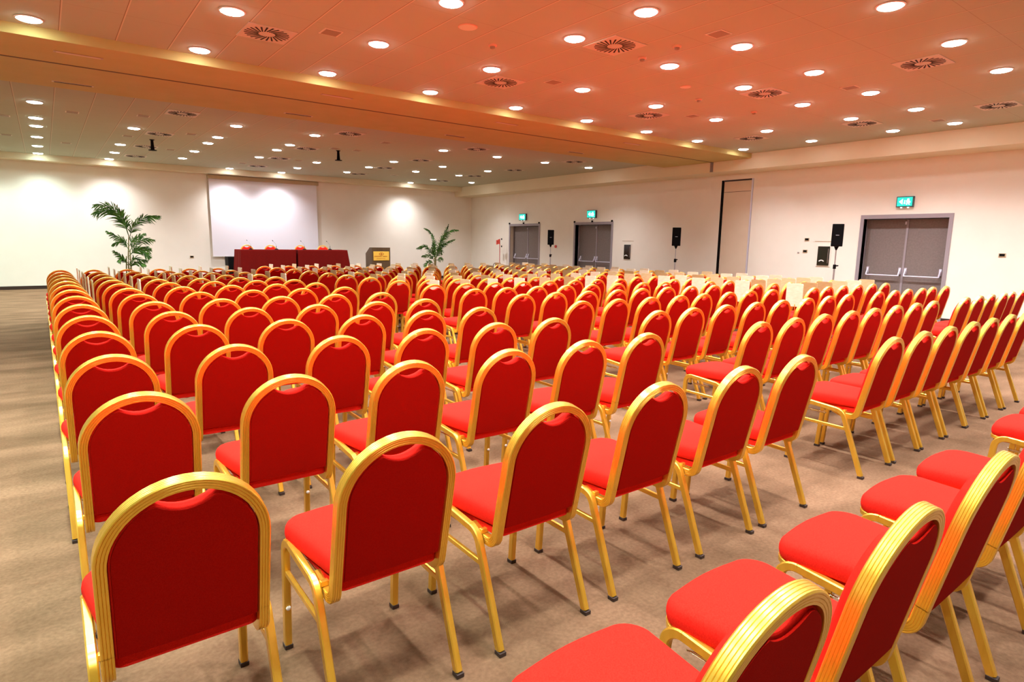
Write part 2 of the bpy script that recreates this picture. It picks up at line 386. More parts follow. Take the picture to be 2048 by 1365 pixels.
# stage, tables, cloths, chairs behind, microphones, lectern
SH = .38
struct(MB().box(4.1, 8.1, 18.15, 20.9, 0, SH).obj('trim_6', 'stage'))
tag(MB().box(4.43, 5.15, 20.15, 20.6, SH + .001, .93, .01).obj('equipment_case', 'black'), 'black equipment case under the left end of the screen', 'equipment case')
TT = 1.175
def table(x0, x1, which):
    t = thing('conference_table', 'conference table hidden by the %s red cloth on the stage' % which, 'table', ((x0 + x1) / 2, 18.9, SH), 0, 'conference tables on the stage'); w_ = (x1 - x0) / 2 - .012
    MB().box(-w_, w_, -.33, .33, TT - SH - .03, TT - SH - .006, .004).obj('tabletop', 'wenge', t)
    for sx in (-1, 1):
        for sy in (-1, 1): MB().box(sx * (w_ - .06) - .015, sx * (w_ - .06) + .015, sy * .27 - .015, sy * .27 + .015, .001, TT - SH - .031).obj('leg', 'steel', t)
def cloth(x0, x1, label, flareR, flareL):
    # draped cloth: flat top, skirts with soft folds
    m = MB(); bm = m.bm; cx, cy = (x0 + x1) / 2, 18.9; hx, hy = (x1 - x0) / 2, .345
    per = []
    nx, ny = 40, 12
    for i in range(nx): per.append((-hx + 2 * hx * i / nx, -hy, 0, -1))
    for i in range(ny): per.append((hx, -hy + 2 * hy * i / ny, 1, 0))
    for i in range(nx): per.append((hx - 2 * hx * i / nx, hy, 0, 1))
    for i in range(ny): per.append((-hx, hy - 2 * hy * i / ny, -1, 0))
    rings = []
    for k, z in enumerate((TT, TT - .006, TT - .05, TT - .2, TT - .4, TT - .6, SH + .006)):
        d = (TT - z) / (TT - SH); r = []
        for j, (x, y, nx_, ny_) in enumerate(per):
            wv = .014 * d * math.sin(j * 1.25 + .6 * math.sin(j * .37)) + .008 * d * math.sin(j * .55)
            fl = (.035 if k > 0 else 0) * d + (.0 if k == 0 else .004)
            ex = (flareR if nx_ > 0 else flareL if nx_ < 0 else .03)
            sx = x * (1 + (ex * d / hx if abs(x) > hx * .93 else 0))
            r.append((cx + sx + nx_ * (wv + fl), cy + y + ny_ * (wv + fl), z))
        rings.append(r)
    m.rings(rings, True, False)
    return tag(m.obj('tablecloth', 'cloth', None, 50), label, 'tablecloth', 'red tablecloths on the stage')
table(4.42, 5.98, 'left'); table(6.03, 7.58, 'right')
cloth(4.42, 5.98, 'dark red cloth over the left half of the speakers table', -.05, .02)
cloth(6.04, 7.58, 'dark red cloth over the right half of the speakers table', .1, -.05)

def mic(x, label, lean=-.10):
    t = thing('gooseneck_microphone', label, 'microphone', (x, 18.75, TT + .0005), 0, 'gooseneck microphones on the red table')
    MB().lathe((0, 0, 0), [(.055, 0), (.055, .012), (.035, .028), (.014, .036)], 20).obj('base', 'black', t, 50)
    MB().tube([(0, 0, .03), (0, 0, .11)], .007).obj('neck_sleeve', 'black', t, 60)
    MB().tube([(0, 0, .10), (0, 0, .14), (lean * .3, .01, .19), (lean * .8, .03, .25)], .0035).obj('gooseneck', 'steel', t, 60)
    MB().tube([(lean * .8, .03, .248), (lean, .035, .275)], .009).obj('mic_head', 'black', t, 60)
for x, n in zip((4.75, 5.47, 6.30, 7.10), ('leftmost', 'second', 'third', 'rightmost')):
    mic(x, '%s gooseneck microphone%s on the dark red table' % (n, '' if n in ('leftmost', 'rightmost') else ' from the left'))

lc = thing('lectern', 'dark wooden lectern with a gold plaque right of the red table', 'lectern', (8.39, 18.5, 0))
LW = .64
m = MB(); prof = [(0, 0), (.50, 0), (.50, 1.06), (.18, 1.262), (0, 1.262)]
m.rings([[(x, y, z) for y, z in prof] for x in (0, LW)]); m.obj('body', 'wenge', lc)
pl = MB().box(.045, LW - .045, -.012, -.0005, .845, 1.135, .003).obj('plaque', 'plaque', lc)
m = MB(); m.rings([[(LW / 2 + .085 * math.cos(2 * PI * k / 24), y, 1.055 + .045 * math.sin(2 * PI * k / 24)) for k in range(24)] for y in (-.0155, -.0125)]); m.obj('emblem', 'plaqink', pl)
m = MB()
for q in (-1, 1): m.rings([[(LW / 2 + q * .038 + .02 * math.cos(2 * PI * k / 16), y, 1.055 + .02 * math.sin(2 * PI * k / 16)) for k in range(16)] for y in (-.018, -.0158)])
m.obj('emblem_disc', 'plaque', pl)
m = MB(); x = .075
for k in range(14):
    if k == 8: x += .03; continue
    m.box(x, x + .022, -.0155, -.0125, .965, .992); x += .033
x = .15
for k in range(12): m.box(x, x + .016, -.0155, -.0125, .905, .92); x += .026
m.obj('lettering', 'plaqink', pl)

# ------------------------------------------------------------------ banquet chair
def rect_prof(a, b, r=.004):
    return [(-a + r, -b), (a - r, -b), (a, -b + r), (a, b - r), (a - r, b), (-a + r, b), (-a, b - r), (-a, -b + r)]
def ribbed_prof(a, b):
    """back tube: half width a (front-back), half thickness b; grooves on outer and rear faces"""
    pts = []
    n = 4; g = .0016
    # rear face at -a, from -b to b
    for k in range(n):
        y0 = -b + 2 * b * k / n; y1 = -b + 2 * b * (k + 1) / n; w_ = (y1 - y0)
        pts += [(-a, y0 + w_ * .14), (-a, y1 - w_ * .14), (-a + g, y1)] if k < n - 1 else [(-a, y0 + w_ * .14), (-a, b - .003)]
    n = 5
    pts.append((-a + .003, b))
    for k in range(n):
        x0 = -a + 2 * a * k / n; x1 = -a + 2 * a * (k + 1) / n; w_ = x1 - x0
        if k > 0: pts.append((x0 + w_ * .14, b))
        if k < n - 1: pts += [(x1 - w_ * .14, b), (x1, b - g)]
    pts += [(a - .003, b), (a, b - .003), (a, -b + .003), (a - .003, -b), (-a + .003, -b)]
    return pts

def chair_meshes():
    A = {}
    rp = rect_prof(.0125, .0155)
    # each side: rear leg, rail, front leg cut from one filleted path in the plane x = s*.214
    full = fillet([(0, .052, .016), (0, .203, .418), (0, .515, .447), (0, .545, .016)], [.062, .055], 7)
    cut1 = next(i for i, p in enumerate(full) if p[1] > .225 or (p[2] > .42 and p[1] > .2)); cut1 = max(cut1, 9)
    cut2 = len(full) - 9
    for s, nm in ((-1, 'L'), (1, 'R')):
        P = [(s * .214, y, z) for _, y, z in full]
        A['leg_rear' + nm] = MB().sweep(P[:cut1], rp, (1, 0, 0)).mesh('leg', 'gold', 35)
        A['rail' + nm] = MB().sweep(P[cut1 - 1:cut2 + 1], rp, (1, 0, 0)).mesh('side_rail', 'gold', 35)
        A['leg_front' + nm] = MB().sweep(P[cut2:], rp, (1, 0, 0)).mesh('leg', 'gold', 35)
        for k, (y, dy) in (('rear', (.052, .003)), ('front', (.545, 0))):
            A['foot_' + k + nm] = MB().box(s * .214 - .0145, s * .214 + .0145, y - .0175 - dy, y + .0175 - dy, 0, .0165, .002).mesh('foot_cap', 'rubber')
        A['stretch' + nm] = MB().sweep([(s * .214, .148, .305), (s * .214, .526, .312)], rect_prof(.008, .011, .003), (1, 0, 0)).mesh('stretcher', 'gold', 35)
        m = MB(); yb = .545 - .0005
        m.rings([[(s * .214 + r * math.cos(2 * PI * k / 10), y, .17 + r * math.sin(2 * PI * k / 10)) for k in range(10)] for y, r in ((.5225, .009), (.516, .009), (.512, .006))])
        A['bumper' + nm] = m.mesh('stacking_bumper', 'white', 60)
    # back frame, modelled upright in the leaning plane then sheared by real lean
    hw, zt, zs = .184, .905, .722
    left = [(-hw, z) for z in (.47, .55, .64)]
    arc = [(-hw * math.cos(t), zs + (zt - zs) * math.sin(t)) for t in [PI * k / 26 for k in range(27)]]
    right = [(hw, z) for z in (.64, .55, .47)]
    lean = lambda z: (.905 - z) * .212 + .018
    up = [(x, lean(z), z) for x, z in left + arc + right]
    lowL = [(-hw, lean(.41) + .002, .41), (-hw, .165, .395), (-hw, .245, .412)]
    bp = ribbed_prof(.018, .0145)
    m = MB()
    arch = up
    # tilt of plane
    nrm = Vector((0, 1, .212)).normalized()
    m.sweep(arch, bp, nrm)
    for s in (-1, 1):
        low = fillet([(s * hw, lean(.472), .472), (s * hw, lean(.387), .387), (s * hw, .205, .390), (s * hw, .27, .414)], [.045, .03], 6)
        pr = [(b_ * s, -a) for a, b_ in bp]
        m.sweep(low, pr, (1, 0, 0))
    A['back_frame'] = m.mesh('back_frame', 'gold', 30)
    # back cushion
    iw, n = hw - .0155, 14
    out = []
    zb, zs2, zt2 = .452, .722, .885
    for k in range(9): out.append((-iw + .0, zb + (zs2 - zb) * k / 8))
    for k in range(1, 30):
        t = PI * k / 30; x = -iw * math.cos(t); z = zs2 + (zt2 - zs2) * math.sin(t)
        if abs(x) < .075: z = min(z, zt2 - .012 - .030 * (math.cos(x / .075 * PI / 2)) ** .8)
        out.append((x, z))
    for k in range(9): out.append((iw, zs2 - (zs2 - zb) * k / 8))
    for k in range(1, 6): out.append((iw - 2 * iw * k / 6, zb - .004 * math.sin(PI * k / 6)))
    c0 = (0, .66)
    rings = []
    for ins, d in ((.90, -.0135), (.955, -.013), (.985, -.011), (1, -.006), (1, .022), (.985, .034), (.95, .041), (.88, .046), (.7, .050)):
        rings.append([(c0[0] + (x - c0[0]) * ins, lean(c0[1] + (z - c0[1]) * ins) + d, c0[1] + (z - c0[1]) * ins + d * .0) for x, z in out])
    A['backrest'] = MB().rings(rings).mesh('backrest', 'red', 50)
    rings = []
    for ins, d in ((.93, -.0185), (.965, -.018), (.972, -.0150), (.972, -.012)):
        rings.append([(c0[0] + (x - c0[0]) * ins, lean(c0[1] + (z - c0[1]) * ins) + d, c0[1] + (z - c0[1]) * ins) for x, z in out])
    A['back_panel'] = MB().rings(rings).mesh('back_panel', 'redshade', 50)
    # seat cushion
    def seat_out():
        o = []; yb, yf, wb, wf = .115, .555, .178, .222
        def corner(cx, cy, r, a0, a1, k=7):
            for i in range(k + 1):
                a = math.radians(a0 + (a1 - a0) * i / k); o.append((cx + r * math.cos(a), cy + r * math.sin(a)))
        corner(-wb + .03, yb + .03, .03, 180, 270); corner(wb - .03, yb + .03, .03, 270, 360)
        corner(wf - .075, yf - .075, .075, 0, 90)
        for k in range(1, 6): o.append(((wf - .075) * (1 - k / 3), yf + .012 * math.sin(PI * k / 6)))
        corner(-wf + .075, yf - .075, .075, 90, 180)
        return o
    so = seat_out(); c0 = (0, .34); rings = []
    for z in (.413, .4155, .444):
        k_ = .955 if z < .415 else .985
        rings.append([(max(-.188, min(.188, x)) * k_, c0[1] + (y - c0[1]) * k_ * (1 if y < .4 else .95), z) for x, y in so])
    for ins, z in ((.965, .446), (.99, .452), (1, .464), (1, .478), (.99, .490), (.972, .499), (.94, .507), (.88, .513), (.75, .519), (.5, .523), (.2, .524)):
        rings.append([(c0[0] + (x - c0[0]) * ins, c0[1] + (y - c0[1]) * ins, z) for x, y in so])
    A['seat'] = MB().rings(rings).mesh('seat', 'red', 60)
    fr = [(x * .985, y - .004, .436) for x, y in so if y > .40]
    fr = sorted(fr, key=lambda p: math.atan2(p[1] - .3, p[0]))
    A['seat_frame'] = MB().sweep(fr, rect_prof(.010, .004, .0015), (0, 0, 1)).mesh('seat_frame', 'gold', 40)
    m = MB()
    for yb in (.20, .44): m.box(-.202, .202, yb - .009, yb + .009, .408, .4255, .002)
    A['cross_bar'] = m.mesh('cross_bar', 'gold')
    m = MB()
    for dz in (0,):
        loop = fillet([(-.200, .33, .392), (-.155, .33, .365), (-.155, .46, .365), (-.200, .46, .392)], .012, 4)
        m.tube(loop, .0028, 6)
        for xx in (-.185, -.17): m.tube([(xx, .333, .382 if xx < -.18 else .374), (xx, .457, .382 if xx < -.18 else .374)], .0022, 6)
    A['link_bracket'] = m.mesh('link_bracket', 'chrome', 60)
    # writing tablet folded upright beside the seat
    m = MB(); yc, zc2, hy, hz, r = .43, .775, .125, .17, .02; o = []
    for cx, cz, a0 in ((yc + hy - r, zc2 + hz - r, 0), (yc - hy + r, zc2 + hz - r, 90)):
        for k in range(5): a = math.radians(a0 + 90 * k / 4); o.append((cx + r * math.cos(a), cz + r * math.sin(a)))
    for k in range(6):                                   # concave scoop down to the rear tail
        a = math.radians(90 * k / 5); o.append((yc - hy - .055 * (1 - math.cos(a)), zc2 - .03 - .085 * math.sin(a)))
    o += [(yc - hy - .062, zc2 - .125), (yc - hy - .062, zc2 - hz + .015), (yc - hy - .05, zc2 - hz), (yc + hy - .05, zc2 - hz), (yc + hy - .015, zc2 - hz + .012), (yc + hy, zc2 - hz + .05)]
    m.rings([[(x, y, z) for y, z in o] for x in (.236, .250)]); A['tablet'] = m.mesh('writing_tablet', 'beech')
    m = MB(); m.tube(fillet([(.2345, .40, .41), (.2345, .40, .50), (.2345, .405, .60), (.2345, .41, .64)], .05, 4), .0065, 8); m.box(.2266, .2405, .375, .425, .395, .43, .003)
    A['tablet_arm'] = m.mesh('tablet_arm', 'gold', 50)
    return A
CM = chair_meshes()

def new_part(me, name, parent):
    o = bpy.data.objects.new(name, me); COL.objects.link(o); o.parent = parent; return o
def make_chair(tablet):
    r = empty('tablet_chair' if tablet else 'banquet_chair'); r['category'] = 'chair'
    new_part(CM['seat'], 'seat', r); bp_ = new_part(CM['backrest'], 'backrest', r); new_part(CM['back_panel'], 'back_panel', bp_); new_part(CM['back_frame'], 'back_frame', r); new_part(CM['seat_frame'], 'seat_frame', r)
    new_part(CM['cross_bar'], 'cross_bar', r); new_part(CM['link_bracket'], 'link_bracket', r)
    for nm in 'LR':
        for k in ('rear', 'front'):
            lg = new_part(CM['leg_%s%s' % (k, nm)], 'leg', r); new_part(CM['foot_%s%s' % (k, nm)], 'foot_cap', lg)
            if k == 'front': new_part(CM['bumper' + nm], 'stacking_bumper', lg)
        new_part(CM['rail' + nm], 'side_rail', r); new_part(CM['stretch' + nm], 'stretcher', r)
    if tablet:
        new_part(CM['tablet_arm'], 'tablet_arm', r); new_part(CM['tablet'], 'writing_tablet', r)
    return r
protos = {False: make_chair(False), True: make_chair(True)}
used = {False: False, True: False}
def place_chair(x, y, rz, tablet, label, group):
    if used[tablet]: o = link_copy(protos[tablet])
    else: o = protos[tablet]; used[tablet] = True
    o.location = (x, y, 0) if not isinstance(y, tuple) else (x, y[0], y[1]); o.rotation_euler = (0, 0, rz)
    o['label'] = label; o['group'] = group
    return o

ROWL = [.44, 1.56, 2.54, 3.46, 4.39, 5.30, 6.22, 7.15, 8.03, 8.83, 9.60, 10.33, 11.08, 11.87, 12.75]
ROWM = [.45, 1.56, 2.47, 3.39, 4.36, 5.30, 6.20, 7.12, 8.00, 8.88, 9.66, 10.33, 11.12, 11.83, 12.68, 13.34]
ROWT = [2.45, 3.40, 4.22, 5.05, 5.80, 6.50, 7.25, 8.08, 8.85, 9.70, 10.50, 11.30, 12.10, 12.85]
def jit(s): return random.uniform(-s, s)
nch = 0
def lab(tab, i, r, blk):
    return ('red tablet-arm chair, ' if tab else 'red gold-framed chair, ') + '%s from left in %s nearest row of %s block' % (ORD[i], ORD[r], blk)
# left block
NL, FL_ = [.22, .80, 1.41, 2.00, 2.60, 3.15], [.17, .64, 1.13, 1.63, 2.13, 2.62]
for r, Y in enumerate(ROWL):
    if r == 0: xs = [.94, 1.50, 2.10, 2.72, 3.29]
    else: xs = [interp(Y, (1.56, 12.75), (a, c)) for a, c in zip(NL, FL_)]
    if r == 2: xs = [.23, .78, 1.35, 1.94, 2.51, 3.06]
    for i, x in enumerate(xs):
        tab = (r >= 9 and i < 2) or r >= 10
        far = r > 3
        place_chair(x + (jit(.002) if far else 0), Y + (jit(.02) if far else 0), math.radians(jit(.35)), tab, lab(tab, i, r, 'left'), 'tablet-arm chairs in the left block' if tab else 'banquet chairs in the left block'); nch += 1
# middle block
NM = [4.31, 4.81, 5.30, 5.81, 6.28, 6.79, 7.29, 7.76]
for r, Y in enumerate(ROWM):
    if r == 0: xs = [4.40, 4.93]
    elif r == 1: xs = NM[:7]
    else: xs = [x + interp(Y, (1.5, 5.3, 7.1, 9.7, 13.34), (0, -.1, -.2, -.36, -.66)) for x in NM]
    if r == 3: xs = [4.21, 4.70, 5.22, 5.75, 6.25, 6.79, 7.29, 7.775]
    for i, x in enumerate(xs):
        tab = r >= 7; far = r > 3
        y = Y - .05 * (x - 4.2) * min(1, max(0, (Y - 4) / 3))
        place_chair(x + (jit(.002) if far else 0), y + (jit(.025) if far else 0), math.radians(jit(.35)), tab, lab(tab, i, r, 'middle'), 'tablet-arm chairs in the middle block' if tab else 'banquet chairs in the middle block'); nch += 1
# right block
T0, T1 = [8.56, 9.035, 9.51, 9.985, 10.46, 10.935], [7.92, 8.42, 8.90, 9.38, 9.86, 10.33]
for r, Y in enumerate(ROWT):
    xs = [interp(Y, (4.2, 12.85), (a, c)) for a, c in zip(T0, T1)]
    if r == 0: xs = [8.71, 9.17, 9.63, 10.09, 10.55, 11.01]
    if r == 1: xs = [8.69, 9.155, 9.62, 10.085, 10.55, 11.015]
    for i, x in enumerate(xs):
        tab = r >= 2
        place_chair(x + jit(.003), Y + jit(.02), math.radians(jit(.4)), tab, lab(tab, i, r, 'right'), 'tablet-arm chairs in the right block' if tab else 'banquet chairs in the right block'); nch += 1
for x, n in zip((4.93, 5.63, 6.56, 7.30), ('leftmost', 'second', 'third', 'rightmost')):
    place_chair(x, (19.95, SH), PI, False, 'red chair behind the speakers table on the stage, %s of four' % (n if n in ('leftmost', 'rightmost') else n + ' from left'), 'chairs behind the speakers table'); nch += 1

# ------------------------------------------------------------------ ceiling fixtures
def proto_light(cool):
    t = empty('ceiling_light')
    MB().lathe((0, 0, 0), [(.118, 0), (.122, -.006), (.108, -.012), (.104, -.006)], 32).obj('trim_ring', 'lightrim', t, 60)
    MB().lathe((0, 0, -.0125), [(.100, .0), (.101, -.004), (.09, -.009), (.05, -.012)], 32).obj('diffuser', 'lampcool' if cool else 'lamp', t, 60)
    l = bpy.data.lights.new('lamp', 'SPOT'); l.energy = 1; l.spot_size = math.radians(128); l.spot_blend = 1; l.shadow_soft_size = .06
    l.color = (.80, .99, .95) if cool else (.97, .95, 1)
    o = bpy.data.objects.new('lamp', l); COL.objects.link(o); o.parent = t; o.location = (0, 0, -.05)
    return t, l
pw, lw_ = proto_light(False); pc, lcool = proto_light(True)
LIGHT_W = 255
lw_.energy = LIGHT_W; lcool.energy = LIGHT_W * .9
GX = [-4.6, -3.05, -1.5, .07, 1.63, 3.15, 4.69, 6.27, 7.86, 9.46, 11.07, 12.76]
near_rows = {8.2: GX, 6.65: GX, 5.12: GX, 4.14: GX, 2.65: GX, 1.1: GX, -.4: GX[3:]}  # last row is out of view, added to brighten the near chair backs
far_rows = {13.05: [-3.05, -1.5, .07, 3.16, 4.70, 7.81, 9.40, 11.0, 12.64], 14.75: [-3.05, -1.5, .07, 1.63, 3.18, 4.72], 15.80: [-1.5, .07, 3.19, 4.73, 7.87, 9.43, 11.03],
            17.50: [-3.05, -1.5, .07, 1.63, 3.21, 4.77, 6.32, 7.90, 9.47, 11.06], 19.25: [-3.05, -1.5, .07, 1.65, 3.22, 6.35, 7.93, 11.1, 12.71], 20.93: [-3.05, -1.5, .07, 1.65, 4.80, 6.38, 11.1]}
# camera numbers (used for labels only and for the camera itself)
F_PX = 1215.275; YAW, PITCH, ROLL = math.radians(37.35931643), math.radians(9.21632342), math.radians(.83157157)
fwd = Vector((math.sin(YAW) * math.cos(PITCH), math.cos(YAW) * math.cos(PITCH), -math.sin(PITCH)))
rgt0 = Vector((math.cos(YAW), -math.sin(YAW), 0)); up0 = rgt0.cross(fwd)
rgt = rgt0 * math.cos(ROLL) + up0 * math.sin(ROLL); upv = up0 * math.cos(ROLL) - rgt0 * math.sin(ROLL)
def infra(x, y, z):
    d = Vector((x, y, z - H)); k = d.dot(fwd)
    if k <= .1: return False
    px, py = 1024 + F_PX * d.dot(rgt) / k, 682.5 - F_PX * d.dot(upv) / k
    return -15 < px < 2063 and -15 < py < 1380
lused = {True: False, False: False}
def place_light(x, y, label, grp):
    cool = abs(x - .07) < .1 or x < 0
    p = pc if cool else pw
    if lused[cool]: o = link_copy(p)
    else: o = p; lused[cool] = True
    o.location = (x, y, ZC - .0005); tag(o, label, 'ceiling light', grp)
for rows, side, order in ((near_rows, 'before', sorted(near_rows, reverse=True)), (far_rows, 'beyond', sorted(far_rows))):
    for j, Y in enumerate(order):
        vis = 0; hid = 0
        for x in rows[Y]:
            if infra(x, Y, ZC):
                place_light(x, Y, 'round lit ceiling light, %s from left in %s row %s the ceiling beam' % (ORD[vis], ORD[j], side), 'ceiling lights %s the beam' % side); vis += 1
            else:
                place_light(x, Y, 'round lit ceiling light out of the picture, %s in %s row %s the beam' % (ORD[hid], ORD[j], side), 'ceiling lights outside the picture'); hid += 1

# swirl air diffusers
def proto_vent():
    t = empty('ceiling_vent'); h = .25
    MB().box(-h, h, -h, h, -.008, 0, .002).obj('plate', 'ventplate', t)
    m = MB(); n = 24
    for k in range(n):
        a = 2 * PI * k / n; ca, sa = math.cos(a), math.sin(a); tw = .35
        c2, s2 = math.cos(a + tw), math.sin(a + tw)
        p0 = Vector((.085 * ca, .085 * sa, 0)); p1 = Vector((.225 * math.cos(a + .28), .225 * math.sin(a + .28), 0)); d = (p1 - p0).normalized(); w_ = Vector((-d.y, d.x, 0)) * .0095
        m.rings([[tuple(q + Vector((0, 0, z))) for q in (p0 - w_ * .6, p1 - w_, p1 + w_, p0 + w_ * .6)] for z in (-.0105, -.0082)])
    m.obj('slots', 'ventdark', t)
    MB().lathe((0, 0, -.0085), [(.035, 0), (.03, -.005), (.01, -.007)], 16).obj('hub', 'ventplate', t, 60)
    return t
pv = proto_vent(); first = True
VN = [(2.08, 7.11), (5.16, 7.10), (5.2, 5.02), (8.34, 7.2), (8.40, 5.12), (8.44, 3.14), (11.72, 3.26), (11.67, 5.2), (11.61, 7.3)]
VF = [(2.13, 12.45), (2.14, 15.2), (2.15, 17.5), (2.17, 19.75), (5.2, 12.4), (5.22, 15.1), (5.27, 17.4), (5.31, 19.7), (8.3, 12.35), (8.3, 15.05), (8.34, 17.36), (8.45, 19.55), (11.5, 12.42), (11.5, 15.06), (11.55, 17.3), (11.6, 19.5)]
colname = {2: 'leftmost', 5: 'second', 8: 'third', 11: 'rightmost'}
cnt = {}
for side, L_ in (('before', sorted(VN, key=lambda v: -v[1])), ('beyond', sorted(VF, key=lambda v: v[1]))):
    for x, y in L_:
        if first: o = pv; first = False
        else: o = link_copy(pv)
        o.location = (x, y, ZC - .0005); cn = colname[int(x)]; k = cnt.get((side, cn), 0); cnt[(side, cn)] = k + 1
        tag(o, 'square ceiling vent with swirl slots, %s in the %s column %s the beam' % (ORD[k], cn, side), 'ceiling vent', 'swirl vents in the ceiling')

# small square panels
def proto_panel():
    t = empty('ceiling_panel')
    MB().box(-.10, .10, -.10, .10, -.006, 0, .002).obj('rim', 'panelrim', t); MB().box(-.083, .083, -.083, .083, -.009, -.0062, .001).obj('insert', 'panelgrey', t); return t
pp = proto_panel(); first = True
PN = [(2.6, 6.63), (5.7, 6.62), (5.74, 4.07), (8.93, 6.75), (8.97, 4.2), (12.31, 4.25)]
PF = [(1.62, 13.19), (1.64, 15.98), (2.67, 14.76), (2.7, 17.67), (-.4, 14.91), (.59, 13.66), (.61, 18.2), (-.46, 17.68), (4.78, 19.29), (5.81, 17.48), (5.73, 14.63), (6.27, 12.97), (6.27, 14.55), (9.5, 19.04)]
for side, L_ in (('before', sorted(PN, key=lambda v: v[0] * .8 + v[1] * .6)), ('beyond', sorted(PF, key=lambda v: v[0]))):
    L2 = sorted(L_, key=lambda v: (v[0] * math.cos(YAW) - v[1] * math.sin(YAW)) / (v[0] * math.sin(YAW) + v[1] * math.cos(YAW)))
    for k, (x, y) in enumerate(L2):
        if first: o = pp; first = False
        else: o = link_copy(pp)
        o.location = (x, y, ZC - .0005); tag(o, 'small square ceiling panel, %s from the left %s the ceiling beam' % (ORD[k], side), 'ceiling panel', 'small square panels in the ceiling')
for x, y, r, lb in ((3.62, 5.56, .10, 'flat round ceiling speaker beside a light near the top of the picture'), (7.25, 5.62, .075, 'flat round ceiling speaker in the middle of the near ceiling')):
    t = thing('ceiling_speaker', lb, 'ceiling speaker', (x, y, ZC - .0005))
    MB().lathe((0, 0, 0), [(r, 0), (r, -.006), (r * .92, -.010)], 28).obj('rim', 'ceilwhite', t, 60); MB().lathe((0, 0, -.0102), [(r * .88, 0), (r * .5, -.004)], 28).obj('grille', 'panelrim', t, 60)
for (x, y), lb in zip(((4.15, 5.87), (5.77, 5.12), (5.73, 4.59), (9.4, 5.9), (8.0, 5.95)), ('small round detector left of the middle near lights', 'dark round smoke detector right of the nearest middle vent', 'tilted white motion sensor near the smoke detector', 'small dark detector among the right near lights', 'small round detector near the middle right lights')):
    t = thing('smoke_detector', lb, 'detector', (x, y, ZC - .0005))
    MB().lathe((0, 0, 0), [(.05, 0), (.05, -.012), (.036, -.02)], 20).obj('base', 'ceilwhite', t, 60); MB().lathe((0, 0, -.0202), [(.03, 0), (.026, -.018), (.012, -.024)], 16).obj('sensor', 'panelgrey', t, 60)
for (x, y), lb in zip(((2.12, 16.2), (5.93, 14.9)), ('black ceiling pole mount on the left beyond the beam', 'black ceiling pole mount in the middle beyond the beam')):
    t = thing('pole_mount', lb, 'ceiling mount', (x, y, ZC - .0005))
    MB().lathe((0, 0, 0), [(.05, 0), (.05, -.012), (.022, -.014)], 16).obj('ceiling_flange', 'black', t, 60)
    MB().lathe((0, 0, -.0142), [(.028, 0), (.032, -.1), (.042, -.21)], 16).obj('pole', 'black', t, 60)
    MB().lathe((0, 0, -.2244), [(.085, 0), (.085, -.012), (.05, -.016)], 20).obj('end_plate', 'black', t, 60)
# linear vents under the beam
def proto_slot(dark):
    t = empty('slot_vent')
    MB().box(-.235, .235, -.035, .035, -.006, 0, .002).obj('frame', 'panelrim' if dark else 'case', t)
    MB().box(-.21, .21, -.018, .018, -.0085, -.0062).obj('slot', 'ventdark' if dark else 'pocket', t); return t
for dark, y in ((True, 10.62), (False, 8.93)):
    p_ = proto_slot(dark)
    for k, x in enumerate((.5, 3.56, 6.63, 9.87)):
        o = p_ if k == 0 else link_copy(p_)
        o.location = (x, y, ZB - .0005); tag(o, '%s slot vent under the beam, %s from the left' % ('dark far-side' if dark else 'pale near-side', ORD[k]), 'slot vent', 'slot vents under the beam')

# ------------------------------------------------------------------ palms
def catmull(P, n=8):
    P = [Vector(p) for p in P]; Q = [P[0] * 2 - P[1]] + P + [P[-1] * 2 - P[-2]]; out = []
    for i in range(1, len(Q) - 2):
        a, b_, c, d = Q[i - 1:i + 3]
        for k in range(n):
            t = k / n; out.append(.5 * ((2 * b_) + (c - a) * t + (2 * a - 5 * b_ + 4 * c - d) * t * t + (3 * b_ - a - 3 * c + d) * t ** 3))
    out.append(P[-1]); return out
def frond(parent, pts, depth, leaf, dens, rnd):
    """pts (x,z) local; depth = y reach of the tip"""
    n0 = len(pts); P = catmull([(x, depth * (i / (n0 - 1)) ** 1.4, z) for i, (x, z) in enumerate(pts)], 10)
    m = MB(); N_ = len(P)
    m.tube(P, [.0075 * (1 - .8 * i / (N_ - 1)) for i in range(N_)], 5)
    L_ = sum((P[i + 1] - P[i]).length for i in range(N_ - 1)); step = dens; s = 0; nxt = L_ * .16
    for i in range(N_ - 1):
        seg = (P[i + 1] - P[i]); l = seg.length
        while nxt <= s + l:
            p = P[i] + seg * ((nxt - s) / l); t = seg.normalized(); f = nxt / L_
            side = t.cross(Vector((0, 1, 0))); side = side.normalized() if side.length > .1 else Vector((1, 0, 0))
            for sg in (-1, 1):
                ang = rnd.uniform(.5, 1.05) * (1 - .35 * f); ll = leaf * (math.sin(PI * min(1, .18 + .8 * f)) * .9 + .18) * rnd.uniform(.8, 1.1)
                sd = (side * sg * rnd.uniform(.55, 1) + Vector((0, 1, 0)) * rnd.uniform(-.9, .9)).normalized()
                d = (t * math.cos(ang) + sd * math.sin(ang)).normalized()
                wd = d.cross(Vector((rnd.uniform(-.4, .4), -1, rnd.uniform(-.4, .4)))).normalized()
                q = []; K = 5
                for k in range(K + 1):
                    u = k / K; c = p + d * ll * u + Vector((0, 0, -1)) * ll * .32 * u * u
                    ww = .0098 * math.sin(PI * min(1, .12 + .88 * u)) ** .7 if k < K else .0006
                    q.append([tuple(c - wd * ww), tuple(c + Vector((0, 0, .003)) * (1 if k < K else 0)), tuple(c + wd * ww)])
                m.rings(q, False, False, False)
            nxt += step
        s += l
    return m.obj('frond', 'leaf', parent)
